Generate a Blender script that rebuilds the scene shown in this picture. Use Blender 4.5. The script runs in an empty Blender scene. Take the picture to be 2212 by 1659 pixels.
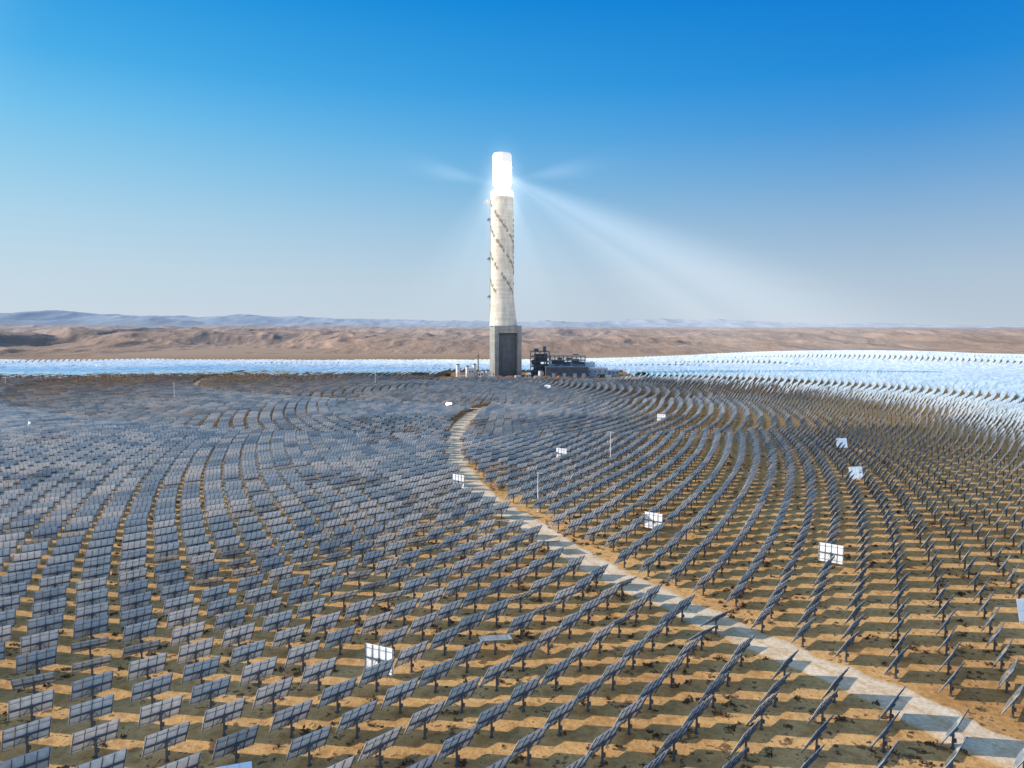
import bpy, math, random
import numpy as np
from mathutils import Vector, Matrix
random.seed(7); rng=np.random.default_rng(7)
scene=bpy.context.scene
COL=scene.collection
scene.view_settings.view_transform='Standard'
scene.view_settings.look='None'
scene.view_settings.exposure=0

# ------------------------------------------------------------------ constants
CAM_H=53.0
TX,TY=-7.0,783.0
SUN_EL=math.radians(26); SUN_AZ=math.radians(-91)   # azimuth from +Y, clockwise
S=np.array([math.cos(SUN_EL)*math.sin(SUN_AZ),math.cos(SUN_EL)*math.cos(SUN_AZ),math.sin(SUN_EL)])
AIM=np.array([TX,TY,212.0])

# ------------------------------------------------------------------ noise
def _hash(ix,iy,seed):
    n=(ix.astype(np.int64)*374761393+iy.astype(np.int64)*668265263+seed*1442695041)&0xffffffff
    n=((n^(n>>13))*1274126177)&0xffffffff
    n=n^(n>>16)
    return (n&0xffff)/65535.0
def vnoise(x,y,seed=0):
    x=np.asarray(x,float); y=np.asarray(y,float)
    ix=np.floor(x); iy=np.floor(y); fx=x-ix; fy=y-iy
    ix=ix.astype(np.int64); iy=iy.astype(np.int64)
    fx=fx*fx*fx*(fx*(fx*6-15)+10); fy=fy*fy*fy*(fy*(fy*6-15)+10)
    a=_hash(ix,iy,seed);b=_hash(ix+1,iy,seed);c=_hash(ix,iy+1,seed);d=_hash(ix+1,iy+1,seed)
    return (a*(1-fx)+b*fx)*(1-fy)+(c*(1-fx)+d*fx)*fy
def fbm(x,y,oct=4,seed=0):
    s=0;a=1;t=0
    for o in range(oct):
        s=s+a*vnoise(x*2**o+o*17.3,y*2**o-o*9.1,seed+o); t+=a; a*=.5
    return s/t
def sstep(a,b,x):
    t=np.clip((np.asarray(x,float)-a)/(b-a),0,1); return t*t*(3-2*t)
def terrain(x,y):
    x=np.asarray(x,float); y=np.asarray(y,float)
    rt=np.hypot(x-TX,y-TY)
    u=(fbm(x/170.0+3.1,y/170.0+1.7,2,5)-.5)*4.0
    z=u*sstep(70,260,rt)*(1-sstep(1200,2200,np.hypot(x,y)))
    z=z+8.0*np.exp(-((x-560)/230)**2-((y-1190)/170)**2)
    z=z-3.0*sstep(1500,2600,np.hypot(x,y))
    return z

# ------------------------------------------------------------------ material helpers
def mat(name):
    m=bpy.data.materials.new(name); m.use_nodes=True
    nt=m.node_tree; b=nt.nodes['Principled BSDF']; return m,nt,b
def N(nt,t,**k):
    n=nt.nodes.new(t)
    for a,v in k.items(): setattr(n,a,v)
    return n
def ramp(nt,stops,interp='LINEAR'):
    r=N(nt,'ShaderNodeValToRGB'); r.color_ramp.interpolation=interp
    el=r.color_ramp.elements
    while len(el)<len(stops): el.new(.5)
    for e,(p,c) in zip(el,stops): e.position=p; e.color=(c[0],c[1],c[2],1)
    return r
def noise(nt,vec,scale,detail=4,rough=.55):
    n=N(nt,'ShaderNodeTexNoise'); n.inputs['Scale'].default_value=scale; n.inputs['Detail'].default_value=detail; n.inputs['Roughness'].default_value=rough
    nt.links.new(vec,n.inputs['Vector']); return n
def mixc(nt,f,a,b,mode='MIX'):
    m=N(nt,'ShaderNodeMix',data_type='RGBA',blend_type=mode)
    for s,v in ((0,f),(6,a),(7,b)):
        if hasattr(v,'is_output'): nt.links.new(v,m.inputs[s])
        elif s==0: m.inputs[0].default_value=v
        else: m.inputs[s].default_value=(v[0],v[1],v[2],1)
    return m.outputs[2]
def mth(nt,op,a,b=None,clamp=False):
    m=N(nt,'ShaderNodeMath',operation=op); m.use_clamp=clamp
    for i,v in enumerate((a,b)):
        if v is None: continue
        if hasattr(v,'is_output'): nt.links.new(v,m.inputs[i])
        else: m.inputs[i].default_value=v
    return m.outputs[0]
def mrange(nt,v,a,b,c=0.0,d=1.0,smooth=True):
    m=N(nt,'ShaderNodeMapRange',interpolation_type='SMOOTHSTEP' if smooth else 'LINEAR')
    m.inputs[1].default_value=a; m.inputs[2].default_value=b; m.inputs[3].default_value=c; m.inputs[4].default_value=d
    nt.links.new(v,m.inputs[0]); return m.outputs[0]
def pos(nt): return N(nt,'ShaderNodeNewGeometry').outputs['Position']
def mapped(nt,vec,s):
    mp=N(nt,'ShaderNodeMapping'); mp.inputs['Scale'].default_value=s; nt.links.new(vec,mp.inputs[0]); return mp.outputs[0]
def bump(nt,b,h,strength,dist):
    bp=N(nt,'ShaderNodeBump'); bp.inputs['Strength'].default_value=strength; bp.inputs['Distance'].default_value=dist
    nt.links.new(h,bp.inputs['Height']); nt.links.new(bp.outputs[0],b.inputs['Normal'])
def simple(name,c,rough=.6,metal=0,var=.25,scale=.6):
    m,nt,b=mat(name)
    n=noise(nt,pos(nt),scale,4)
    lo=[v*(1-var) for v in c]; hi=[min(1,v*(1+var)) for v in c]
    r=ramp(nt,[(.3,lo),(.7,hi)]); nt.links.new(n.outputs[0],r.inputs[0]); nt.links.new(r.outputs[0],b.inputs['Base Color'])
    b.inputs['Roughness'].default_value=rough; b.inputs['Metallic'].default_value=metal
    return m

# sand ground
M_GROUND,nt,b=mat('desert_sand')
P=pos(nt)
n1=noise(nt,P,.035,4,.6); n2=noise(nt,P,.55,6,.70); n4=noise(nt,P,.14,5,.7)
r1=ramp(nt,[(.3,(.52,.28,.105)),(.5,(.69,.395,.155)),(.72,(.78,.485,.215))]); nt.links.new(n1.outputs[0],r1.inputs[0])
r2=ramp(nt,[(.3,(.50,.42,.37)),(.58,(1,1,1))]); nt.links.new(n2.outputs[0],r2.inputs[0])
c=mixc(nt,.95,r1.outputs[0],r2.outputs[0],'MULTIPLY')
sep=N(nt,'ShaderNodeSeparateXYZ'); nt.links.new(P,sep.inputs[0])
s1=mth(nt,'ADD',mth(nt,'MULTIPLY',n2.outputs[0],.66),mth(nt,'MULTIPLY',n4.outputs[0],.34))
# dark soil spread wider far left and round the tower, painting in panel shade
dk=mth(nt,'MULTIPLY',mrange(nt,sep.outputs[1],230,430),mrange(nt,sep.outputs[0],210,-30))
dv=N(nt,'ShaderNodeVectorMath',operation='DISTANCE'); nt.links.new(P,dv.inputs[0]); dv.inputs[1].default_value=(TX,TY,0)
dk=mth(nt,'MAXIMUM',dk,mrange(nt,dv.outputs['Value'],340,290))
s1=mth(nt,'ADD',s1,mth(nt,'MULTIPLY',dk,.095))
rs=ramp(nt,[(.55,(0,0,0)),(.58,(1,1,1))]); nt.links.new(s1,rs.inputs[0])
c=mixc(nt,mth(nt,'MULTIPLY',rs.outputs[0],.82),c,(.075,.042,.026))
far=N(nt,'ShaderNodeMapRange'); far.inputs[1].default_value=1000; far.inputs[2].default_value=1400; nt.links.new(sep.outputs[1],far.inputs[0])
c=mixc(nt,far.outputs[0],c,(.38,.26,.18))
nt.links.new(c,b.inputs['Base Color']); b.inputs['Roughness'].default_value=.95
b.inputs['Specular IOR Level'].default_value=.1
bump(nt,b,n2.outputs[0],.8,.4)

M_ROAD,nt,b=mat('gravel_track'); P=pos(nt)
n1=noise(nt,P,.25,6,.65); n2=noise(nt,P,1.6,5,.65)
r=ramp(nt,[(.3,(.60,.42,.25)),(.5,(.78,.60,.42)),(.68,(.86,.71,.53))]); nt.links.new(n1.outputs[0],r.inputs[0])
r2=ramp(nt,[(.3,(.74,.70,.66)),(.6,(1,1,1))]); nt.links.new(n2.outputs[0],r2.inputs[0])
c=mixc(nt,1,r.outputs[0],r2.outputs[0],'MULTIPLY')
at=N(nt,'ShaderNodeAttribute',attribute_name='rut')
rv=mth(nt,'ADD',at.outputs['Fac'],mth(nt,'MULTIPLY',mth(nt,'SUBTRACT',n2.outputs[0],.5),1.3))
rv=mrange(nt,rv,.05,.75)
c=mixc(nt,rv,(.60,.36,.16),c)
nt.links.new(c,b.inputs['Base Color']); b.inputs['Roughness'].default_value=.95
b.inputs['Specular IOR Level'].default_value=.1
bump(nt,b,n2.outputs[0],.6,.2)

def hillmat(name,near,hazec,y0,y1,sc,contrast=1.0,xfar=None):
    m,nt,b=mat(name); P=pos(nt)
    n=noise(nt,mapped(nt,P,(1,.3,2)),sc,8,.62); n2=noise(nt,mapped(nt,P,(1,.25,1)),sc*7,5,.6)
    r=ramp(nt,[(.32,[v*(1-.36*contrast) for v in near]),(.5,near),(.68,[min(1,v*(1+.2*contrast)) for v in near])]); nt.links.new(n.outputs[0],r.inputs[0])
    r2=ramp(nt,[(.38,(.60,.58,.58)),(.55,(1,1,1))]); nt.links.new(n2.outputs[0],r2.inputs[0])
    c=mixc(nt,.7*contrast,r.outputs[0],r2.outputs[0],'MULTIPLY')
    sp=N(nt,'ShaderNodeSeparateXYZ'); nt.links.new(P,sp.inputs[0])
    c=mixc(nt,mrange(nt,sp.outputs[1],y0,y1,0,1,False),c,hazec)  # distance haze painted into the base colour
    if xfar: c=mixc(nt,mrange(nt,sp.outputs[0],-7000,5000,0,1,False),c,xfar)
    nt.links.new(c,b.inputs['Base Color']); b.inputs['Roughness'].default_value=1
    b.inputs['Specular IOR Level'].default_value=.1
    bump(nt,b,n.outputs[0],1.0,18)
    return m
M_HILL=hillmat('hazed_hill_soil',(.38,.255,.185),(.43,.36,.335),1500,5000,.006,.8)
M_MTN=hillmat('hazy_mountain_rock',(.29,.34,.40),(.38,.43,.50),9000,14000,.0008,.5,(.46,.48,.52))  # bluish haze is part of the painted rock colour

M_MIRROR,nt,b=mat('mirror_glass')
b.inputs['Metallic'].default_value=.66; b.inputs['Roughness'].default_value=.08
n=noise(nt,pos(nt),.15,5,.7); at=N(nt,'ShaderNodeAttribute',attribute_name='tone')
v=mth(nt,'ADD',mth(nt,'MULTIPLY',n.outputs[0],.6),mth(nt,'MULTIPLY',at.outputs['Fac'],.4))
r=ramp(nt,[(.25,(.56,.62,.67)),(.6,(.94,.95,.96))]); nt.links.new(v,r.inputs[0]); nt.links.new(r.outputs[0],b.inputs['Base Color'])
M_BACK,nt,b=mat('mirror_back_paint')
P=pos(nt); n=noise(nt,P,.03,5,.7); n2=noise(nt,P,1.2,3)
at=N(nt,'ShaderNodeAttribute',attribute_name='tone')
v=mth(nt,'ADD',mth(nt,'MULTIPLY',n.outputs[0],.55),mth(nt,'MULTIPLY',at.outputs['Fac'],.45))
r=ramp(nt,[(.22,(.34,.50,.68)),(.5,(.66,.80,.93)),(.66,(.97,.98,1))]); nt.links.new(v,r.inputs[0])
r2=ramp(nt,[(.3,(.74,.74,.74)),(.62,(1,1,1))]); nt.links.new(n2.outputs[0],r2.inputs[0])
nt.links.new(mixc(nt,1,r.outputs[0],r2.outputs[0],'MULTIPLY'),b.inputs['Base Color']); b.inputs['Roughness'].default_value=.28
b.inputs['Specular IOR Level'].default_value=1.0
M_STEEL=simple('galvanised_steel',(.085,.105,.135),.5,.2,.25,3)
M_POLE=simple('pole_paint',(.75,.75,.72),.5,0,.08,2)

def concrete(name,cols):
    M,nt,b=mat(name)
    P=pos(nt)
    n=noise(nt,mapped(nt,P,(.03,.03,.5)),1,5,.6); n2=noise(nt,mapped(nt,P,(1,1,.35)),.25,6,.6)
    r=ramp(nt,[(.3,cols[0]),(.55,cols[1]),(.75,cols[2])]); nt.links.new(n.outputs[0],r.inputs[0])
    r2=ramp(nt,[(.3,(.70,.68,.64)),(.62,(1,1,1))]); nt.links.new(n2.outputs[0],r2.inputs[0])
    c=mixc(nt,1,r.outputs[0],r2.outputs[0],'MULTIPLY')
    nt.links.new(c,b.inputs['Base Color']); b.inputs['Roughness'].default_value=.85
    return M
M_CONC=concrete('slipform_concrete',((.55,.50,.41),(.67,.62,.53),(.75,.70,.60)))
M_CONCG=concrete('grey_base_concrete',((.25,.25,.24),(.31,.305,.29),(.36,.355,.335)))
M_DARK=simple('dark_cladding',(.09,.105,.13),.7,0,.3,.3)  # dark blue-grey base colour for cladding, windows and doors
M_BAY=simple('bay_screen_grey',(.14,.155,.17),.7,0,.2,.2)
M_HOOD=simple('weathered_hood_steel',(.25,.205,.15),.7,.1,.3,.8)
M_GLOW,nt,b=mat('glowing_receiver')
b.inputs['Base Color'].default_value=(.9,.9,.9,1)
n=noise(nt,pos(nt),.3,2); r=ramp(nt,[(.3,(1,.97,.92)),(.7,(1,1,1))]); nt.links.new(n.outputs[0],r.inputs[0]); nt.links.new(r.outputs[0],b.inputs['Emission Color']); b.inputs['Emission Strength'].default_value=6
M_SPILL,nt,b=mat('spill_lit_shield_panel')
b.inputs['Emission Color'].default_value=(1,.97,.9,1); b.inputs['Emission Strength'].default_value=.4  # weak emission paints receiver glow and mirror spill onto collar and cap
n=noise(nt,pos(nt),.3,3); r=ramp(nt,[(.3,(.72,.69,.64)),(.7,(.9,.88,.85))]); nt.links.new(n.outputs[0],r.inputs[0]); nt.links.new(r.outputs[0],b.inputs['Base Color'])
M_WHITE=simple('white_paint',(.75,.75,.73),.5,0,.1,.4)
M_ORANGE=simple('orange_paint',(.65,.2,.05),.5,0,.2,.8)
M_BLUEGREY=simple('blue_grey_cladding',(.10,.14,.175),.5,.1,.25,.3)
M_PALEB=simple('pale_cladding',(.40,.47,.54),.5,.1,.15,.3)
M_TRUNK=simple('bark',(.12,.08,.05),.9,0,.3,2)
M_LEAF=simple('tree_foliage',(.05,.075,.03),.8,0,.5,.8)
M_SCRUB=simple('dry_scrub',(.10,.06,.035),.9,0,.5,1.2)

# ------------------------------------------------------------------ mesh helpers
def mesh_np(name,V,F,mats,mi=None,smooth=False):
    V=np.asarray(V,np.float32); F=np.asarray(F,np.int32)
    me=bpy.data.meshes.new(name)
    me.vertices.add(len(V)); me.vertices.foreach_set('co',V.ravel())
    k=F.shape[1]
    me.loops.add(F.size); me.loops.foreach_set('vertex_index',F.ravel())
    me.polygons.add(len(F)); me.polygons.foreach_set('loop_start',np.arange(0,F.size,k,dtype=np.int32)); me.polygons.foreach_set('loop_total',np.full(len(F),k,np.int32))
    for m in mats: me.materials.append(m)
    if mi is not None: me.polygons.foreach_set('material_index',np.asarray(mi,np.int32))
    me.polygons.foreach_set('use_smooth',np.full(len(F),smooth,dtype=bool))
    me.update(calc_edges=True)
    return me
class MB:
    def __init__(s): s.v=[];s.f=[];s.m=[]
    def box(s,c,d,mi=0,rot=None,top=None):
        i=len(s.v); hx,hy,hz=d[0]/2,d[1]/2,d[2]/2
        p=[(-hx,-hy,-hz),(hx,-hy,-hz),(hx,hy,-hz),(-hx,hy,-hz),(-hx,-hy,hz),(hx,-hy,hz),(hx,hy,hz),(-hx,hy,hz)]
        for q in p:
            q=Vector(q)
            if rot is not None: q=rot@q
            s.v.append((q[0]+c[0],q[1]+c[1],q[2]+c[2]))
        s.f+=[(i,i+3,i+2,i+1),(i+4,i+5,i+6,i+7),(i,i+1,i+5,i+4),(i+1,i+2,i+6,i+5),(i+2,i+3,i+7,i+6),(i+3,i,i+4,i+7)]
        s.m+=[mi, mi if top is None else top, mi,mi,mi,mi]
    def beam(s,a,b,w,mi=0):
        a=Vector(a);b=Vector(b);d=b-a
        q=d.to_track_quat('Z','Y').to_matrix()
        s.box((a+b)/2,(w,w,d.length),mi,q)
    def lathe(s,prof,n=24,c=(0,0),mi=0,ell=1.0,cap=True):
        i=len(s.v)
        for p in prof:
            cx=p[2] if len(p)>2 else 0
            for k in range(n):
                a=2*math.pi*k/n; s.v.append((c[0]+cx+p[0]*math.cos(a),c[1]+p[0]*ell*math.sin(a),p[1]))
        for j in range(len(prof)-1):
            for k in range(n):
                k2=(k+1)%n; s.f.append((i+j*n+k,i+j*n+k2,i+(j+1)*n+k2,i+(j+1)*n+k)); s.m.append(mi)
        if cap:
            for j in (0,len(prof)-1):
                p=prof[j]; cx=p[2] if len(p)>2 else 0
                ci=len(s.v); s.v.append((c[0]+cx,c[1],p[1]))
                for k in range(n):
                    k2=(k+1)%n
                    s.f.append((ci,i+j*n+k2,i+j*n+k) if j==0 else (ci,i+j*n+k,i+j*n+k2)); s.m.append(mi)
    def mesh(s,name,mats,smooth_angle=None):
        me=bpy.data.meshes.new(name); me.from_pydata([tuple(v) for v in s.v],[],s.f)
        for m in mats: me.materials.append(m)
        me.polygons.foreach_set('material_index',s.m)
        if smooth_angle:
            me.polygons.foreach_set('use_smooth',[True]*len(s.f))
            try: me.set_sharp_from_angle(angle=smooth_angle)
            except Exception: pass
        me.update(); return me
def obj(name,me,loc=(0,0,0),parent=None,rz=0,**props):
    o=bpy.data.objects.new(name,me); COL.objects.link(o); o.location=loc; o.rotation_euler[2]=rz
    if parent: o.parent=parent
    for k,v in props.items(): o[k]=v
    return o

# ------------------------------------------------------------------ ground sheet
angs=np.concatenate([np.radians(np.arange(-50,50,.25)),np.radians(np.arange(50,310,4))])
rad=np.concatenate([[2,10,25],np.geomspace(40,2600,300),np.geomspace(2700,45000,40)])
A,R=np.meshgrid(angs,rad)
X=R*np.sin(A);Y=R*np.cos(A);Z=terrain(X,Y)
V=np.stack([X,Y,Z],-1).reshape(-1,3)
na,nr=len(angs),len(rad)
I=np.arange(na*nr).reshape(nr,na); I2=np.roll(I,-1,axis=1)
F=np.stack([I[:-1],I[1:],I2[1:],I2[:-1]],-1).reshape(-1,4)
F=F[:,::-1]
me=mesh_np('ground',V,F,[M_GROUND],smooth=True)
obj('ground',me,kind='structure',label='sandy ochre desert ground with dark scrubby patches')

def patch(name,r0,r1,nrad,a0,a1,nang,hf,m,label):
    angs=np.radians(np.linspace(a0,a1,nang)); rad=np.geomspace(r0,r1,nrad)
    A,R=np.meshgrid(angs,rad); X=R*np.sin(A);Y=R*np.cos(A);Z=hf(X,Y,R,np.degrees(A))
    I=np.arange(nang*nrad).reshape(nrad,nang)
    F=np.stack([I[:-1,:-1],I[:-1,1:],I[1:,1:],I[1:,:-1]],-1).reshape(-1,4)
    me=mesh_np(name,np.stack([X,Y,Z],-1).reshape(-1,3),F,[m],smooth=True)
    return obj(name,me,kind='structure',label=label)
def ridged(x,y,o,seed):
    s=0;a=1;t=0
    for k in range(o):
        s=s+a*(1-np.abs(2*vnoise(x*2**k+k*7.7,y*2**k+k*3.3,seed+k)-1)); t+=a; a*=.5
    return s/t
def hillh(X,Y,R,A):
    left=1-sstep(-26,4,A)
    base=33*sstep(1250,3900,R)-5*left*sstep(1300,2000,R)
    wx=X+160*(fbm(X/300,Y/300,3,70)-.5); wy=Y+200*(fbm(X/300+5,Y/300,3,71)-.5)
    b1=ridged(wx/480+.35*wy/900+.4,wy/850,5,33)-.55
    b2=fbm(wx/700+3,wy/900,5,21)-.5
    amp=sstep(1300,1800,R)*(36+42*left)
    z=base+amp*(b1*1.4+b2*.8)
    z=z+(ridged(wx/120,wy/260,4,81)-.5)*13*sstep(1300,1800,R)
    cap=38-2*left
    z=np.where(z>cap,cap+(z-cap)*.6,z)
    z=np.maximum(z,2+.45*z)
    e=sstep(1290,1550,R)*(1-sstep(7600,8000,R))
    return -10*(1-e)+z*e
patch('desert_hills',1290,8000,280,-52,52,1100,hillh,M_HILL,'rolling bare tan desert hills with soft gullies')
def mtn(X,Y,R,A):
    prof=np.interp(A,[-50,-35,-28,-22,-15,-8,0,6,14,22,35,50],[270,255,290,280,225,205,175,230,190,125,115,125])
    crest=np.exp(-((R-13500)/1900)**2)
    n=ridged(X/1500,Y/3500,5,55)
    z=(prof*(.44+.80*n)+ (fbm(X/600,Y/900,5,60)-.5)*70)*crest
    z2=(prof*.52+(ridged(X/1300,Y/2500,5,75)-.5)*130)*np.exp(-((R-10500)/900)**2)
    return np.maximum(z,z2)-25
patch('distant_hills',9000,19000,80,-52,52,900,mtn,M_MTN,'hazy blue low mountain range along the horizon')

# ------------------------------------------------------------------ roads
RP=[(120,40),(90,62),(75,77),(62,89.9),(54.5,104.5),(45.4,117),(34.7,135.1),(20.2,161),(5.5,194),(-9.9,233),(-22.6,291),(-28.6,370),(-25.4,440),(-18,478)]
def catmull(P,n=10):
    P=[np.array(p,float) for p in P]; P=[2*P[0]-P[1]]+P+[2*P[-1]-P[-2]]
    out=[]
    for i in range(1,len(P)-2):
        for k in range(n):
            t=k/n
            out.append(.5*((2*P[i])+(-P[i-1]+P[i+1])*t+(2*P[i-1]-5*P[i]+4*P[i+1]-P[i+2])*t*t+(-P[i-1]+3*P[i]-3*P[i+1]+P[i+2])*t**3))
    out.append(P[-2]); return np.array(out)
def road(name,C,w,label):
    T=np.gradient(C,axis=0)
    T/=np.linalg.norm(T,axis=1)[:,None]; Nn=np.stack([-T[:,1],T[:,0]],1)
    offs=[-w/2-1.8,-w/2,-w*.30,-w*.14,0,w*.14,w*.30,w/2,w/2+1.8]; hz=[-.16,.05,.075,.10,.12,.10,.075,.05,-.16]
    rut=[-.3,.45,1,.85,.35,.85,1,.45,-.3]
    s=np.concatenate([[0],np.cumsum(np.linalg.norm(np.diff(C,axis=0),axis=1))])
    V=[]; RU=[]
    for q,(o,h) in enumerate(zip(offs,hz)):
        j=(fbm(s/4.0,s*0.+3+(5 if o>0 else 0),4,77)-.5)*2.6
        p=C+Nn*(o+np.sign(o)*j[:,None]*(1 if abs(o)>w*.4 else 0)); V.append(np.column_stack([p,terrain(p[:,0],p[:,1])+h])); RU.append(np.full(len(C),rut[q]))
    V=np.array(V); m,n=V.shape[:2]; I=np.arange(m*n).reshape(m,n)
    J=I[:,1:]; I=I[:,:-1]
    F=np.stack([I[:-1],J[:-1],J[1:],I[1:]],-1).reshape(-1,4)
    me=mesh_np(name,V.reshape(-1,3),F,[M_ROAD],smooth=True)
    at=me.attributes.new('rut','FLOAT','POINT'); at.data.foreach_set('value',np.concatenate(RU).astype(np.float32))
    return obj(name,me,kind='structure',label=label)
C1=catmull(RP,24)
road('service_road',C1,7.2,'pale winding gravel service track')
ang=np.radians(np.linspace(-95,-185,200))
C2=np.column_stack([TX+306*np.sin(ang),TY+306*np.cos(ang)])
road('ring_road',C2,3.2,'pale gravel ring track round the tower')

# ------------------------------------------------------------------ heliostat layout
pts=[]
def zone(r0,r1,w,rref,dra,drb):
    nphi=int(round(2*math.pi*rref/w)); dphi=2*math.pi/nphi
    r=r0;k=0
    while r<r1:
        ph=(np.arange(nphi)+(.5 if k%2 else 0))*dphi
        pts.append(np.column_stack([TX+r*np.sin(ph),TY-r*np.cos(ph)]))
        r+=dra+(drb-dra)*(r-r0)/(r1-r0);k+=1
    return r
q=zone(64,130,7.0,95,5.6,5.6)
q=zone(q,304,7.8,215,5.8,5.8)
q=zone(q,445,8.2,380,5.5,5.6)
q=zone(q,790,9.1,700,5.5,6.6)
zone(q,1150,7.0,930,5.2,5.4)
H=np.concatenate(pts)
x,y=H[:,0],H[:,1]
keep=(y>58)&(np.abs(x)<.80*y+25)
ymax=np.interp(x,[-1000,-500,-200,100,250,500,900],[1110,1095,1100,1110,1160,1300,1250])
keep&=(y<ymax)
keep&=~((x>-78)&(x<128)&(y>728)&(y<850))
H=H[keep]
d=np.full(len(H),1e9); d2=d.copy()
for c in C1[::2]: d=np.minimum(d,np.hypot(H[:,0]-c[0],H[:,1]-c[1]))
for c in C2: d2=np.minimum(d2,np.hypot(H[:,0]-c[0],H[:,1]-c[1]))
H=H[(d>np.where(H[:,1]>150,4.8,3.7))&(d2>3.6)]
H+=rng.normal(0,.14,H.shape)
n=len(H)
print('heliostats',n)
special={}
SP=[(-20.7,110,'near'),(71.8,161,'lit'),(37.2,189,'lit'),(119.6,251,'blue'),(143,314,'blue'),(19.8,291,'lit'),(82.8,403,'lit'),
    (-17,234,'lit'),(-111.4,169.5,'tilt'),(-61.2,146,'tilt'),(-86.7,236,'tilt'),(-76.8,155.7,'tilt'),(.7,118.8,'flat'),(-3,192,'flat'),(9,176,'flat'),
    (92.6,127,'blue'),(-32,78.3,'sky')]
NV={'near':(.42,.90,-.05),'lit':(.58,.81,-.04),'lit2':(.75,.5,-.1),'blue':(.20,-.95,.22),'sky':(.25,-.75,.6),'tilt':(-.25,.45,.85),'flat':(-.03,.22,.97)}
for sx,sy,k in SP:
    i=int(np.argmin(np.hypot(H[:,0]-sx,H[:,1]-sy)))
    special[i]=k
    if k in('near','lit','blue','sky') and sx>-16 or k in('near','sky'): H[i]=(sx,sy)
hz=terrain(H[:,0],H[:,1])
PZ=2.95
C3=np.column_stack([H,hz+PZ])
t=AIM-C3; t/=np.linalg.norm(t,axis=1)[:,None]
nn=t+S; nn/=np.linalg.norm(nn,axis=1)[:,None]
dist=np.hypot(H[:,0],H[:,1])
nn+=rng.normal(0,1,nn.shape)*np.where(dist>600,.045,.016)[:,None]
for i,k in special.items():
    v=np.array(NV[k],float); nn[i]=v/np.linalg.norm(v)
rnd=rng.random(n)
for i in np.where((rnd<.002)&(dist>330)&(H[:,0]<60))[0]:
    if i in special: continue
    v=np.array(NV[['lit','tilt','lit2','tilt'][int(rng.integers(4))]])+rng.normal(0,.15,3); nn[i]=v
cl=fbm(H[:,0]/26,H[:,1]/26,3,91)
for i in np.where((cl>.62)&(rng.random(n)<.45)&(H[:,0]<40)&(dist>120))[0]:
    nn[i]+=np.array([.1,.05,.45])
nn/=np.linalg.norm(nn,axis=1)[:,None]
ax=np.cross(np.array([0,0,1.0]),nn); ax/=np.linalg.norm(ax,axis=1)[:,None]+1e-9
ay=np.cross(nn,ax)
ROT=np.stack([ax,ay,nn],-1)

PW,PH=5.3,4.2
def panel_template(level):
    a=MB()
    if level==2:
        w=PW/4
        for k in range(4):
            for j in range(2):
                a.box((-PW/2+w*(k+.5),-PH/4+j*PH/2,.0),(w-.035,PH/2-.03,.03),1,top=0)
    else: a.box((0,0,0),(PW,PH,.04),1,top=0)
    f=MB()
    if level>=1:
        for k in range(5): f.box((-PW/2+.12+k*(PW-.24)/4,0,-.08),(.07,PH-.1,.11),2)
        f.box((0,0,-.24),(PW-.3,.2,.2),2)
    if level==2:
        f.box((0,-PH*.36,-.16),(PW*.98,.04,.05),2); f.box((0,PH*.36,-.16),(PW*.98,.04,.05),2)
        for s in(-1,1): f.beam((s*.3,0,-.3),(s*.9,-PH*.36,-.2),.06,2)
        f.box((0,0,-.34),(.45,.4,.36),2)
    p=MB()
    if level==2:
        p.lathe([(.30,-PZ-.2),(.30,-PZ+.12),(.17,-PZ+.13),(.15,-.62),(.24,-.6),(.24,-.3)],8,mi=2)
        p.box((.28,0,-PZ+1.1),(.22,.3,.5),2)
    else: p.box((0,0,-PZ/2-.2),(.28,.28,PZ-.1),2)
    return a,f,p
MATS=[M_MIRROR,M_BACK,M_STEEL]

inview=(np.abs(H[:,0])<.705*(H[:,1]*.9969+ (CAM_H-3)*.0785)+3)&(H[:,1]>83)
cand=np.where(inview)[0]
cand=cand[np.argsort(np.sqrt(dist[cand]**2+CAM_H**2))]
sel=list(special.keys())
for i in cand:
    if len(sel)>=300: break
    if i not in special: sel.append(int(i))
selset=set(sel)
a,f,p=panel_template(2)
me_as=[]
for k in range(6):
    m_=a.mesh('mirror_panel',MATS)
    at=m_.attributes.new('tone','FLOAT','FACE'); at.data.foreach_set('value',[.1+.16*k]*len(m_.polygons)); me_as.append(m_)
me_f=f.mesh('support_frame',MATS); me_p=p.mesh('post',MATS)
LAB={'near':'misaligned upright heliostat with its pale back lit by the sun','lit':'misaligned heliostat with its pale back lit by the sun','lit2':'misaligned heliostat turned away showing its pale back','blue':'heliostat turned to reflect the pale blue sky','sky':'heliostat tipped up to mirror deep blue sky','tilt':'heliostat tipped back nearly flat among its row','flat':'heliostat stowed flat like a table beside the track'}
for i in sel:
    e=bpy.data.objects.new('heliostat',None); COL.objects.link(e); e.empty_display_size=1
    e.location=(H[i,0],H[i,1],hz[i])
    e['category']='solar mirror'; e['group']='heliostats around the solar tower'
    e['label']=LAB[special[i]] if i in special else 'grey backed rectangular heliostat mirror on a steel post in sand'
    Rm=Matrix(ROT[i].tolist()).to_4x4()
    me_a=me_as[5] if i in special else me_as[random.randrange(6)]
    for me_,nm,rot in ((me_a,'mirror_panel',1),(me_f,'support_frame',1),(me_p,'post',0)):
        o=bpy.data.objects.new(nm,me_); COL.objects.link(o); o.parent=e
        M=Matrix.Translation((0,0,PZ))
        o.matrix_local=M@Rm if rot else M
Vs=[];Fs=[];Ms=[];Ts=[];off=0
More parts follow.
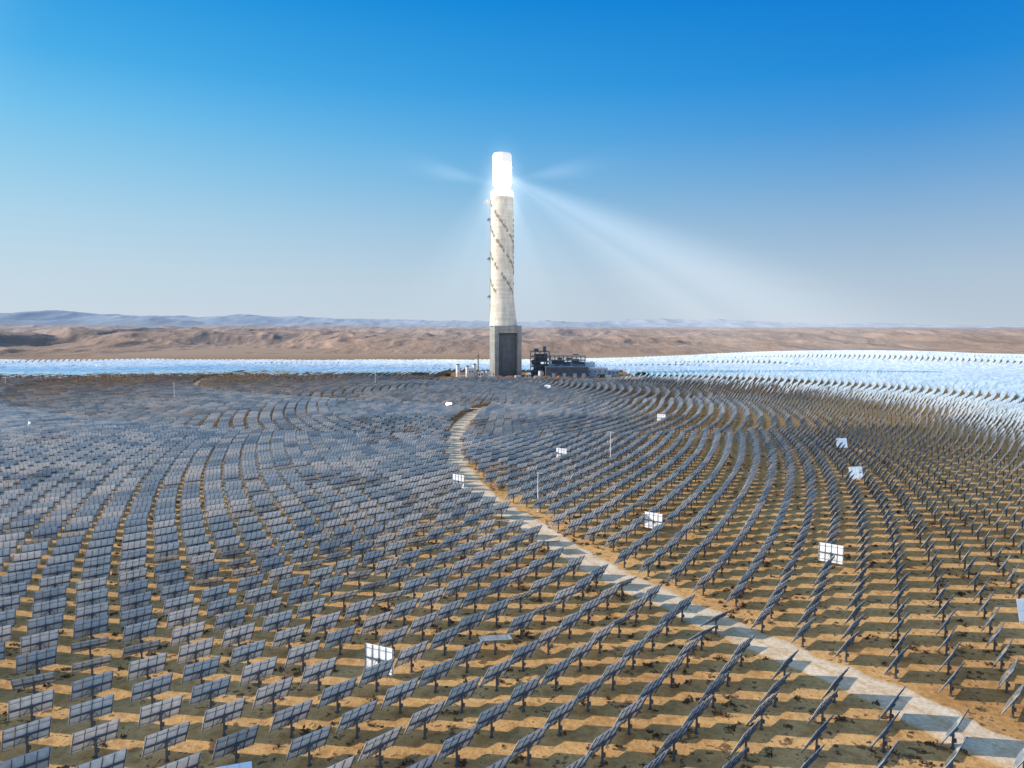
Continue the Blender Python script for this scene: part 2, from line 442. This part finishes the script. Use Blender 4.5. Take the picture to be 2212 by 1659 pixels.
for level,mask in ((1,(dist<420)),(0,(dist>=420))):
    ids=np.array([i for i in np.where(mask)[0] if i not in selset])
    a,f,p=panel_template(level)
    pv=np.array(a.v+f.v); pf=np.array(a.f+[tuple(q+len(a.v) for q in t_) for t_ in f.f]); pm=a.m+f.m
    qv=np.array(p.v); qf=np.array(p.f)+len(pv); qm=p.m
    PVt=np.einsum('nij,vj->nvi',ROT[ids],pv)+C3[ids][:,None,:]
    QVt=qv[None]+C3[ids][:,None,:]
    VV=np.concatenate([PVt,QVt],1); nv=VV.shape[1]
    FF=np.concatenate([pf,qf]); nf=len(FF)
    FF=FF[None]+(np.arange(len(ids))*nv)[:,None,None]+off
    Vs.append(VV.reshape(-1,3)); Fs.append(FF.reshape(-1,4)); Ms.append(np.tile(np.array(pm+qm),len(ids))); off+=len(ids)*nv
    Ts.append(np.repeat(rng.random(len(ids)),nf))
me=mesh_np('heliostat_field',np.concatenate(Vs),np.concatenate(Fs),MATS,np.concatenate(Ms))
at=me.attributes.new('tone','FLOAT','FACE'); at.data.foreach_set('value',np.concatenate(Ts).astype(np.float32))
obj('heliostat_field',me,kind='stuff',label='thousands of mirror heliostats in curved rows around the tower',category='solar mirrors',group='heliostats around the solar tower')

# ------------------------------------------------------------------ tower
tw=bpy.data.objects.new('solar_tower',None); COL.objects.link(tw); tw.location=(TX,TY,0)
tw['label']='tall pale concrete solar tower with a blinding white receiver on top'; tw['category']='tower'
br=math.radians(12)
bl=MB(); W=29; OW=20; OHh=46; wall=(W-OW)/2
bl.box((-W/2+wall/2,0,26.5),(wall,W,53))
bl.box((W/2-wall/2,0,26.5),(wall,W,53))
bl.box((0,W/2-1.5,26.5),(OW-.01,3,53))
bl.box((0,-1.5,OHh+3.5),(OW-.01,W-3.02,7))
bl.box((0,0,53.4),(W+.8,W+.8,.8))
obj('base_block',bl.mesh('base_block',[M_CONCG]),parent=tw,rz=br)
ib=MB()
for k in range(10): ib.box((0,-W/2+5.5,4.4*k+3),(OW-.2,.5,.5))
for k in range(5): ib.box((-OW/2+.5+k*(OW-1)/4,-W/2+5.6,22.5),(.4,.4,45))
ib.box((0,-W/2+7,22.5),(OW-.3,.3,45))
obj('bay_screen',ib.mesh('bay_screen',[M_BAY]),parent=tw,rz=br,label='dark screened bay inside the base')
sh=MB(); cx=-3.4
sh.lathe([(14.9,53.8,-2.2),(14.4,58,-2.3),(13.7,65,-2.6),(12.8,75,-3.0),(12.2,86,cx),(12.1,110,cx),(12.0,150,cx),(12.0,188,cx)],48)
obj('shaft',sh.mesh('shaft',[M_CONC],math.radians(40)),parent=tw)
co=MB(); co.lathe([(12.3,188.02,cx),(12.3,193,cx),(11.2,195,cx),(9.0,195.2,cx),(8.2,199,cx)],48)
obj('collar',co.mesh('collar',[M_SPILL],math.radians(40)),parent=tw)
rc=MB(); rc.lathe([(8.0,199.02,cx),(9.4,201,cx),(9.8,203,cx),(9.8,221.5,cx)],32)
for k in range(16):
    a_=2*math.pi*k/16; rc.box((cx+9.85*math.cos(a_),9.85*math.sin(a_),212),(.25,.25,18),0,Matrix.Rotation(a_,3,'Z'))
obj('receiver',rc.mesh('receiver',[M_GLOW],math.radians(40)),parent=tw)
cap=MB(); cap.lathe([(9.2,221.52,cx),(9.2,222.6,cx),(10.2,223,cx),(10.2,231,cx),(9.2,233.4,cx)],32)
obj('receiver_cap',cap.mesh('receiver_cap',[M_SPILL],math.radians(40)),parent=tw)
hm=MB(); hm.box((0,0,0),(.7,1.6,2.8)); hm.box((0.1,0,1.5),(1.0,1.9,.3))
hm=hm.mesh('window_hood',[M_HOOD])
rr_=random.Random(4)
for z0 in (184,158,130,102):
    for k in range(20):
        th=math.radians(-172+k*9.0); z=z0-(k//2)*5.2-(k%2)*1.6
        if z<88 or rr_.random()<.17 : continue
        o=obj('window_hood',hm,(cx+12.2*math.cos(th),12.2*math.sin(th),z),tw,th)
for z in np.arange(98,178,5.5):
    if rr_.random()<.8: obj('window_hood',hm,(cx+12.2*math.cos(-.25),12.2*math.sin(-.25),z),tw,-.25)
def platform(z,s):
    m=MB()
    m.box((-2.2*s,0,0),(4.4*s,5*s,.4))
    for yy in (-2.4*s,2.4*s):
        m.beam((-4.2*s,yy,1.2*s),(0,yy,1.2*s),.15); m.beam((-4.2*s,yy,0),(-4.2*s,yy,1.2*s),.15); m.beam((-3.8*s,yy,0),(0,yy,-3.4*s),.25)
    m.beam((-4.2*s,-2.4*s,1.2*s),(-4.2*s,2.4*s,1.2*s),.15)
    m.box((-2*s,0,1.3*s),(1.8*s,1.8*s,2.0*s))
    obj('platform',m.mesh('platform',[M_STEEL if s<1.2 else M_WHITE]),(cx-12.0,0,z),tw)
platform(183,1.55)
for z in (165,124,84): platform(z,.9)
ld=MB()
for yy in (-.5,.5): ld.beam((cx-12.9,yy,60),(cx-12.6,yy,183),.3)
for z in np.arange(61,183,3): ld.box((cx-12.75,0,z),(.2,1.0,.2))
obj('ladder',ld.mesh('ladder',[M_HOOD]),parent=tw)

# ------------------------------------------------------------------ plant buildings
def thing(name,loc,label,cat,rz=0,**k):
    e=bpy.data.objects.new(name,None); COL.objects.link(e); e.location=loc; e.rotation_euler[2]=rz; e['label']=label; e['category']=cat
    for a_,v in k.items(): e[a_]=v
    return e
def frame(nx,ny,nz,dx,dy,dz,w=.45,braced=True):
    m=MB()
    for i in range(nx+1):
        for j in range(ny+1): m.box((i*dx,j*dy,nz*dz/2),(w,w,nz*dz))
    for k in range(1,nz+1):
        for j in range(ny+1): m.box((nx*dx/2,j*dy,k*dz),(nx*dx,w*.8,w*.8))
        for i in range(nx+1): m.box((i*dx,ny*dy/2,k*dz+.02),(w*.75,ny*dy,w*.8))
    if braced:
        for k in range(nz):
            for i in range(0,nx,2): m.beam((i*dx,0,k*dz),((i+1)*dx,0,(k+1)*dz),w*.5)
    return m
st=thing('boiler_structure',(20,775,0),'dark open steel frame with vessels beside the tower','steel structure')
obj('steel_frame',frame(4,3,5,5,6,5.2).mesh('steel_frame',[M_BLUEGREY]),parent=st)
fl=MB()
for k in (1,2,3,4,5): fl.box((10,9,5.2*k+.45),(19.2,17,.2))
obj('floor_deck',fl.mesh('floor_deck',[M_STEEL]),parent=st)
vs=MB()
for x_,y_,r_,z0,z1 in ((5,13,1.9,.5,14),(17,5,1.0,.5,24)): vs.lathe([(r_*.5,z0-.4),(r_,z0),(r_,z1),(r_*.4,z1+.8)],14,(x_,y_))
obj('vessel',vs.mesh('vessel',[M_BLUEGREY],math.radians(40)),parent=st)
hs=MB()
for (x_,y_,z_,dx,dy,dz) in ((5,9,3.2,9,10,5),(12,10,9.2,14,9,7),(6,12,14.5,10,8,5),(11,12,20,14,8,7),(6,10,27.9,5,5,3),(15,10,29.2,3.5,4,5)): hs.box((x_,y_,z_),(dx,dy,dz))
obj('equipment_housing',hs.mesh('equipment_housing',[M_DARK]),parent=st)
rl=MB()
for x_ in range(0,21,2): rl.box((x_,-.1,27.2),(.12,.12,1.2))
rl.box((10,-.1,27.85),(20,.12,.12))
obj('railing',rl.mesh('railing',[M_STEEL]),parent=st)
pr=thing('pipe_rack',(42,790,0),'tall open steel pipe rack above the turbine hall','pipe rack')
obj('steel_frame',frame(8,2,4,4.7,6,5.2,.35).mesh('steel_frame',[M_BLUEGREY]),parent=pr)
pp=MB()
for k,zz in enumerate((11.5,16.7,16.9,21.9)):
    for yy in (1,3,5,8,10): pp.box((18.8,yy+k*.3,zz),(38.5,.5,.5))
obj('pipe',pp.mesh('pipe',[M_PALEB]),parent=pr)
hs=MB()
for (x_,z_,dx,dz) in ((8,13,14,8),(19,12,7,5),(27,13.5,8,8.5),(34,12,5,5),(20,17.9,6,2),(10,18.3,5,1.6),(27.5,22.4,5,1.4)): hs.box((x_,6,z_),(dx,8,dz))
obj('equipment_housing',hs.mesh('equipment_housing',[M_DARK]),parent=pr)
tb=thing('turbine_hall',(57,762,0),'dark blue grey clad industrial hall with louvred walls','industrial building')
wl=MB(); wl.box((0,0,5.4),(44,18,10.8))
for k in range(45): wl.box((-21.8+k*.99,-9.05,5.6),(.18,.1,9.6))
obj('wall',wl.mesh('wall',[M_DARK]),parent=tb)
rf_=MB(); rf_.box((0,0,11.1),(45,19,.6))
for x_,w_,h_ in ((-15,6,2.4),(-5,4,1.4),(6,3,3.2),(15,7,1.8)): rf_.box((x_,2,11.4+h_/2),(w_,4,h_))
obj('roof',rf_.mesh('roof',[M_BLUEGREY]),parent=tb)
for x_ in (-14,-3,8,17):
    d_=MB(); d_.box((0,0,2.2),(3.6,.15,4.4)); d_.box((0,-.05,4.6),(4.0,.3,.3)); obj('roller_door',d_.mesh('roller_door',[M_PALEB]),(x_,-9.2,0),tb)
def building(loc,dims,mw,label,rz=0,wins=4):
    e=thing('plant_building',loc,label,'industrial building',rz)
    m=MB(); m.box((0,0,dims[2]/2),dims); obj('wall',m.mesh('wall',[mw]),parent=e)
    m=MB(); m.box((0,0,dims[2]+.25),(dims[0]+.8,dims[1]+.8,.5)); m.box((dims[0]*.2,0,dims[2]+1.1),(3,3,1.2)); obj('roof',m.mesh('roof',[M_WHITE]),parent=e)
    wm=MB(); wm.box((0,0,0),(1.6,.12,1.4)); wm.box((0,-.05,-.8),(1.9,.3,.15)); wm=wm.mesh('window',[M_DARK])
    for k in range(wins): obj('window',wm,(-dims[0]/2+(k+.5)*dims[0]/wins,-dims[1]/2-.05,dims[2]*.65),e)
    m=MB(); m.box((0,0,1.2),(1.4,.15,2.4)); obj('door',m.mesh('door',[M_DARK]),(-dims[0]/2+1.6,-dims[1]/2-.06,0),e)
building((90,775,0),(21,16,9),M_PALEB,'pale blue flat roofed plant building beside the turbine hall')
building((84,790,0),(10,12,14),M_PALEB,'pale blue boxy plant building with flat roof')
building((108,782,0),(12,10,6),M_PALEB,'low pale blue plant building at the end of the plant',wins=3)
building((-45,778,0),(9,8,8.5),M_WHITE,'small white plant building beside a storage tank',wins=3)
building((-33,770,0),(6,5,4.5),M_WHITE,'small white service cabin beside the tower base',wins=2)
building((17,757,0),(5,5,3.4),M_WHITE,'small white service cabin beside the tower base',wins=2)
def tank(loc,r,h,label,mw=M_WHITE):
    e=thing('storage_tank',loc,label,'tank')
    m=MB(); m.lathe([(r,0),(r,h*.33),(r+.06,h*.33+.1),(r+.06,h*.35),(r,h*.36),(r,h)],24); obj('shell',m.mesh('shell',[mw],math.radians(40)),parent=e)
    m=MB(); m.lathe([(r+.15,h+.01),(r+.15,h+.3),(r*.6,h+.9),(.3,h+1.2)],24); obj('lid',m.mesh('lid',[M_STEEL],math.radians(40)),parent=e)
    m=MB()
    for s_ in (-.25,.25): m.beam((s_,-r-.25,0),(s_,-r-.25,h+.8),.07)
    for z in np.arange(.4,h,.6): m.box((0,-r-.25,z),(.5,.05,.05))
    obj('ladder',m.mesh('ladder',[M_STEEL]),parent=e)
tank((-57,770,0),2.2,12.5,'tall white steel storage tank')
tank((-47,768,0),1.8,11,'tall white steel storage tank')
tank((-40.5,788,0),2.0,12,'tall white steel storage tank')
tank((-26,772,0),2.4,6,'short white steel storage tank beside the tower')
tank((30,766,0),2.4,6.5,'short white steel storage tank by the boiler frame')
ch=thing('chimney',(-36,775,0),'slender dark exhaust stack with maintenance platform','chimney')
m=MB(); m.lathe([(1.1,0),(1.0,2),(.75,10),(.7,25)],14); obj('flue',m.mesh('flue',[M_HOOD],math.radians(40)),parent=ch)
m=MB(); m.lathe([(.8,21),(1.7,21.1),(1.7,21.35),(.8,21.4)],14,cap=False); m.lathe([(1.65,22.2),(1.72,22.2),(1.72,22.35),(1.65,22.35)],14,cap=False)
for k in range(8): m.box((1.68*math.cos(k*.785),1.68*math.sin(k*.785),21.8),(.07,.07,.9))
obj('platform',m.mesh('platform',[M_STEEL]),parent=ch)
def container(loc,mw,label,rz):
    e=thing('shipping_container',loc,label,'container',rz,group='containers by the tower base')
    m=MB(); m.box((0,0,1.35),(6,2.4,2.5))
    for k in range(20): m.box((-2.85+k*.3,-1.24,1.35),(.12,.07,2.3)); m.box((-2.85+k*.3,1.24,1.35),(.12,.07,2.3))
    for sx in (-3,3):
        for sy in (-1.2,1.2): m.box((sx,sy,1.35),(.16,.16,2.74))
    obj('body',m.mesh('body',[mw]),parent=e)
    m=MB(); m.box((3.04,-.59,1.35),(.06,1.1,2.3)); m.box((3.04,.59,1.35),(.06,1.1,2.3)); m.box((3.1,-.2,1.35),(.05,.05,2.2)); m.box((3.1,.2,1.35),(.05,.05,2.2)); obj('door',m.mesh('door',[mw]),parent=e)
for (x_,y_,mw,rz) in ((-14,752,M_ORANGE,.1),(-2,748,M_ORANGE,-.2),(6,752,M_WHITE,.4),(-22,752,M_WHITE,0),(26,748,M_WHITE,.1),(36,747,M_ORANGE,0),(-52,756,M_WHITE,.2),(100,758,M_WHITE,.3),(-30,747,M_PALEB,.5),(48,748,M_ORANGE,1.2)):
    container((x_,y_,0),mw,('orange' if mw is M_ORANGE else 'white' if mw is M_WHITE else 'pale blue')+' steel shipping container on sand near the tower base',rz)
def tree(loc,w,h,seed):
    r=random.Random(seed); e=thing('tree',loc,'low dark green bushy desert tree near the plant','tree',group='trees near the plant')
    m=MB(); m.lathe([(.45,0),(.3,h*.3),(.2,h*.55)],8)
    for k in range(5):
        a_=k*1.3; m.beam((0,0,h*.3),(math.cos(a_)*w*.3,math.sin(a_)*w*.2,h*.65),.18)
    obj('trunk',m.mesh('trunk',[M_TRUNK]),parent=e)
    vs=[];fs=[]
    cl=[(r.uniform(-.5,.5)*w*.8,r.uniform(-.5,.5)*w*.5,h*r.uniform(.35,.8),r.uniform(.9,1.8)) for _ in range(18)]
    for cx_,cy_,cz_,cr in cl:
        for _ in range(70):
            d=Vector((r.gauss(0,1),r.gauss(0,1),r.gauss(0,.7))).normalized()*cr*r.uniform(.5,1.1)
            p_=Vector((cx_,cy_,cz_))+d; i=len(vs); u=Vector((r.gauss(0,1),r.gauss(0,1),r.gauss(0,1))).normalized()*.35; v=u.orthogonal().normalized()*.3
            vs+= [p_-u,p_-v,p_+u,p_+v]; fs.append((i,i+1,i+2,i+3))
    me=bpy.data.meshes.new('crown'); me.from_pydata([tuple(q) for q in vs],[],fs); me.materials.append(M_LEAF); obj('crown',me,parent=e)
for k,(x_,y_,w,h) in enumerate(((-100,768,13,5),(-92,772,9,4.5),(134,765,12,6),(141,770,8,4.5),(92,752,7,4),(-68,775,6,3.5))): tree((x_,y_,0),w,h,k)

def pole(x_,y_,h):
    z=float(terrain(x_,y_)); e=thing('light_pole',(x_,y_,z),'slender white pole standing among the heliostats','pole',group='poles in the heliostat field')
    m=MB(); m.lathe([(.28,-.2),(.28,.15),(.14,.16),(.08,h)],8); obj('mast',m.mesh('mast',[M_POLE],math.radians(40)),parent=e)
    m=MB(); m.beam((0,0,h-.2),(.9,0,h),.09); m.box((1.1,0,h),(.6,.25,.12)); m.box((0,0,h+.1),(.3,.3,.3)); obj('lamp_head',m.mesh('lamp_head',[M_POLE]),parent=e)
for x_,y_,h in ((38.5,283,12.5),(7.5,209,11.5),(-120,640,15),(-232,500,14),(-445,640,15),(255,850,16),(-420,950,14),(380,720,15)): pole(x_,y_,h)

r=np.random.default_rng(3); vs=[];fs=[]
k=0
while k<2600:
    x_=r.uniform(-110,150);y_=r.uniform(78,300)
    if abs(x_)>.75*y_: continue
    if fbm(np.array([x_/9]),np.array([y_/9]),3,44)[0]<.50: continue
    if np.min(np.hypot(C1[:,0]-x_,C1[:,1]-y_))<3.6: continue
    k+=1; z=float(terrain(x_,y_)); s_=r.uniform(.15,.55)
    for _ in range(14):
        d=r.normal(0,1,3)*np.array([.6,.6,.35])*s_; d[2]=abs(d[2]); p_=np.array([x_,y_,z])+d
        u=r.normal(0,1,3)*s_*.35; v=r.normal(0,1,3)*s_*.35; i=len(vs); vs+=[p_-u,p_-v,p_+u,p_+v]; fs.append((i,i+1,i+2,i+3))
me=mesh_np('desert_scrub',np.array(vs),np.array(fs),[M_SCRUB]); obj('desert_scrub',me,kind='stuff',label='small dry brown scrub tufts on the sand',category='scrub')

# ------------------------------------------------------------------ beams of lit dust, their light put in as volume emission
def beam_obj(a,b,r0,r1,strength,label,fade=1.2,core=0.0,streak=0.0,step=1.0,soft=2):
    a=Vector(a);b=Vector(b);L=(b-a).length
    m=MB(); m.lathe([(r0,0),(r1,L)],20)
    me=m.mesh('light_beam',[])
    M,nt,bs=mat('beam_glow'); nt.nodes.remove(bs); out=nt.nodes['Material Output']
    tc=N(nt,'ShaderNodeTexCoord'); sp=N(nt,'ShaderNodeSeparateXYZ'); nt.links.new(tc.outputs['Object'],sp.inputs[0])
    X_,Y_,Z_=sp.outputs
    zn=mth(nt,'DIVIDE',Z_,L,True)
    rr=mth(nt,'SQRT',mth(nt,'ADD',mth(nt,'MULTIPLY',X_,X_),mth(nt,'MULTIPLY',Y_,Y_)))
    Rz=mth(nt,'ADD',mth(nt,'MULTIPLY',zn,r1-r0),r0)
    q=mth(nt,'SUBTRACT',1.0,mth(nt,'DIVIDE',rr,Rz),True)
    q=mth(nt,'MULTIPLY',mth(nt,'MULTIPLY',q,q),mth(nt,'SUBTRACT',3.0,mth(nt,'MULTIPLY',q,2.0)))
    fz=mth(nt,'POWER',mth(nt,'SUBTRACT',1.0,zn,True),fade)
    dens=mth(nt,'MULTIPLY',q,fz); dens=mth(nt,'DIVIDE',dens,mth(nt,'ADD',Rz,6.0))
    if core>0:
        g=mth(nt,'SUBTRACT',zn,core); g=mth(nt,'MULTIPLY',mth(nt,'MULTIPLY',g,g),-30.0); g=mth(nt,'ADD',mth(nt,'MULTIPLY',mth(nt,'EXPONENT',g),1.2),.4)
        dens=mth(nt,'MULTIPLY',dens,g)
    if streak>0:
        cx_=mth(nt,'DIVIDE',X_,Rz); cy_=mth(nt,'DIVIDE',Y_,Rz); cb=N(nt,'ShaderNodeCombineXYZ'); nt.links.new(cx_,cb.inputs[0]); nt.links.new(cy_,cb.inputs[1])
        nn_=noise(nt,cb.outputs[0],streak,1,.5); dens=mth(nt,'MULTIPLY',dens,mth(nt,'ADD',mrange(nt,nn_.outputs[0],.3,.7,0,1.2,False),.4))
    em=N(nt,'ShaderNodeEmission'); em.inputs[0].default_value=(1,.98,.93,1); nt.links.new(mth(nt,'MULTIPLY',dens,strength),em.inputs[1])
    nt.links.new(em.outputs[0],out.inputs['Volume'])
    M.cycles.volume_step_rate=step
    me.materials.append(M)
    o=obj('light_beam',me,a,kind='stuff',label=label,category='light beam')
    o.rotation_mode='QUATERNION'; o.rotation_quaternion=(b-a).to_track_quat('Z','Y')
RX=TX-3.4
LB='faint glowing volume for the sunlit dust beam converging on the receiver'
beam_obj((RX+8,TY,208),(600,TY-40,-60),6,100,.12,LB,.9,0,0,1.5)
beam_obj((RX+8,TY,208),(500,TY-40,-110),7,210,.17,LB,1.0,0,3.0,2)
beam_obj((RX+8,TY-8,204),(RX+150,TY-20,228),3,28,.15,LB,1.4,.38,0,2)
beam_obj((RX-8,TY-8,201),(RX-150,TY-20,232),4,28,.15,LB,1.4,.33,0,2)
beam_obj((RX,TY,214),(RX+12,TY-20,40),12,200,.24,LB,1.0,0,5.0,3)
m=MB(); prof=[(60*math.sin(t_),-60*math.cos(t_)) for t_ in np.linspace(.05,math.pi-.05,14)]; m.lathe(prof,24); me=m.mesh('receiver_bloom',[])  # emissive volume added for bloom and to whiten the tower top
M,nt,bs=mat('bloom_halo'); nt.nodes.remove(bs); out=nt.nodes['Material Output']
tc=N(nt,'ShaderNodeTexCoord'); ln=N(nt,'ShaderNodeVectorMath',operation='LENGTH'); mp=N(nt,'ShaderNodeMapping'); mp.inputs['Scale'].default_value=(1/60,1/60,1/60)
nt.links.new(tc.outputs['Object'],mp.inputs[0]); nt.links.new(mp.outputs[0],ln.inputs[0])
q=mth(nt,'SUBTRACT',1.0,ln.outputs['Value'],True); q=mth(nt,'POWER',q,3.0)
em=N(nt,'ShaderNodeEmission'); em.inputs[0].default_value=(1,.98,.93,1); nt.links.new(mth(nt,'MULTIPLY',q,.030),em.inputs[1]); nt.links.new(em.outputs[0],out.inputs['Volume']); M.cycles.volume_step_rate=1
me.materials.append(M); o=obj('receiver_bloom',me,(RX,TY,193),kind='stuff',label='soft added halo of bloom and spill light around the glowing receiver',category='light halo'); o.scale=(.6,.6,1.25)

# ------------------------------------------------------------------ world
w=bpy.data.worlds.new('World'); scene.world=w; w.use_nodes=True; nt=w.node_tree
bg=nt.nodes['Background']; sky=N(nt,'ShaderNodeTexSky',sky_type='NISHITA'); sky.sun_disc=False
sky.sun_elevation=SUN_EL; sky.sun_rotation=SUN_AZ%(2*math.pi); sky.altitude=300; sky.air_density=1.0; sky.dust_density=1.5; sky.ozone_density=3.0
tc=N(nt,'ShaderNodeTexCoord'); nrm=N(nt,'ShaderNodeVectorMath',operation='NORMALIZE'); nt.links.new(tc.outputs['Generated'],nrm.inputs[0])
sp=N(nt,'ShaderNodeSeparateXYZ'); nt.links.new(nrm.outputs[0],sp.inputs[0])
def srgb(c): return [((v/255)/12.92 if v/255<.04045 else ((v/255+.055)/1.055)**2.4) for v in c]
eL=[(0,(206,219,230)),(.066,(196,218,232)),(.127,(176,214,236)),(.186,(148,206,237)),(.242,(116,196,239)),(.30,(76,178,235)),(.394,(30,154,227)),(.5,(90,165,225)),(.65,(150,195,235)),(1,(70,140,205))]  # left stops above the frame made paler for the mirrors to reflect
eR=[(0,(190,203,217)),(.066,(174,196,216)),(.127,(146,182,215)),(.186,(108,166,216)),(.242,(66,150,218)),(.30,(30,138,217)),(.394,(0,121,210)),(.5,(20,120,205)),(.65,(60,140,210)),(1,(60,130,200))]
rl_=ramp(nt,[(p,srgb(c)) for p,c in eL]); rr2=ramp(nt,[(p,srgb(c)) for p,c in eR])
nt.links.new(sp.outputs[2],rl_.inputs[0]); nt.links.new(sp.outputs[2],rr2.inputs[0])
mx=N(nt,'ShaderNodeMapRange'); mx.inputs[1].default_value=-.6; mx.inputs[2].default_value=.45; nt.links.new(sp.outputs[0],mx.inputs[0])
grad=mixc(nt,mx.outputs[0],rl_.outputs[0],rr2.outputs[0])
hb=mrange(nt,sp.outputs[1],.25,-.35); he=mrange(nt,sp.outputs[2],.75,.05)
grad=mixc(nt,mth(nt,'MULTIPLY',hb,he),grad,(.60,.75,.98))  # brighter sky added behind the camera as fill for the panel backs
dt=N(nt,'ShaderNodeVectorMath',operation='DOT_PRODUCT'); nt.links.new(nrm.outputs[0],dt.inputs[0]); dt.inputs[1].default_value=S.tolist()
sm=mrange(nt,dt.outputs['Value'],.56,.90)
dd=mth(nt,'MAXIMUM',dt.outputs['Value'],0.0)
au=mth(nt,'ADD',mth(nt,'MULTIPLY',sm,.50),mth(nt,'MULTIPLY',mth(nt,'POWER',dd,40.0),1.2))
auc=N(nt,'ShaderNodeVectorMath',operation='SCALE'); auc.inputs[0].default_value=(1,.90,.80); nt.links.new(au,auc.inputs['Scale'])
g2=mixc(nt,1.0,grad,auc.outputs[0],'ADD')
sc=N(nt,'ShaderNodeVectorMath',operation='SCALE'); nt.links.new(g2,sc.inputs[0]); sc.inputs['Scale'].default_value=10.0
fin=mixc(nt,.97,sky.outputs[0],sc.outputs[0])
bg.inputs[1].default_value=.10
nt.links.new(fin,bg.inputs[0])
sl=bpy.data.lights.new('sun','SUN'); sl.energy=5.0; sl.angle=math.radians(.5); sl.color=(1,.92,.79); sl.cycles.use_multiple_importance_sampling=False
so=bpy.data.objects.new('sun',sl); COL.objects.link(so); so.rotation_mode='QUATERNION'; so.rotation_quaternion=Vector(S.tolist()).to_track_quat('Z','Y'); so.location=(-300,0,300)

cam=bpy.data.cameras.new('camera'); co_=bpy.data.objects.new('camera',cam); COL.objects.link(co_)
cam.sensor_width=36; cam.lens=18/.7005; cam.clip_end=80000; cam.clip_start=.5
co_.location=(0,0,CAM_H); co_.rotation_euler=(math.radians(90-4.5),0,0)
scene.camera=co_
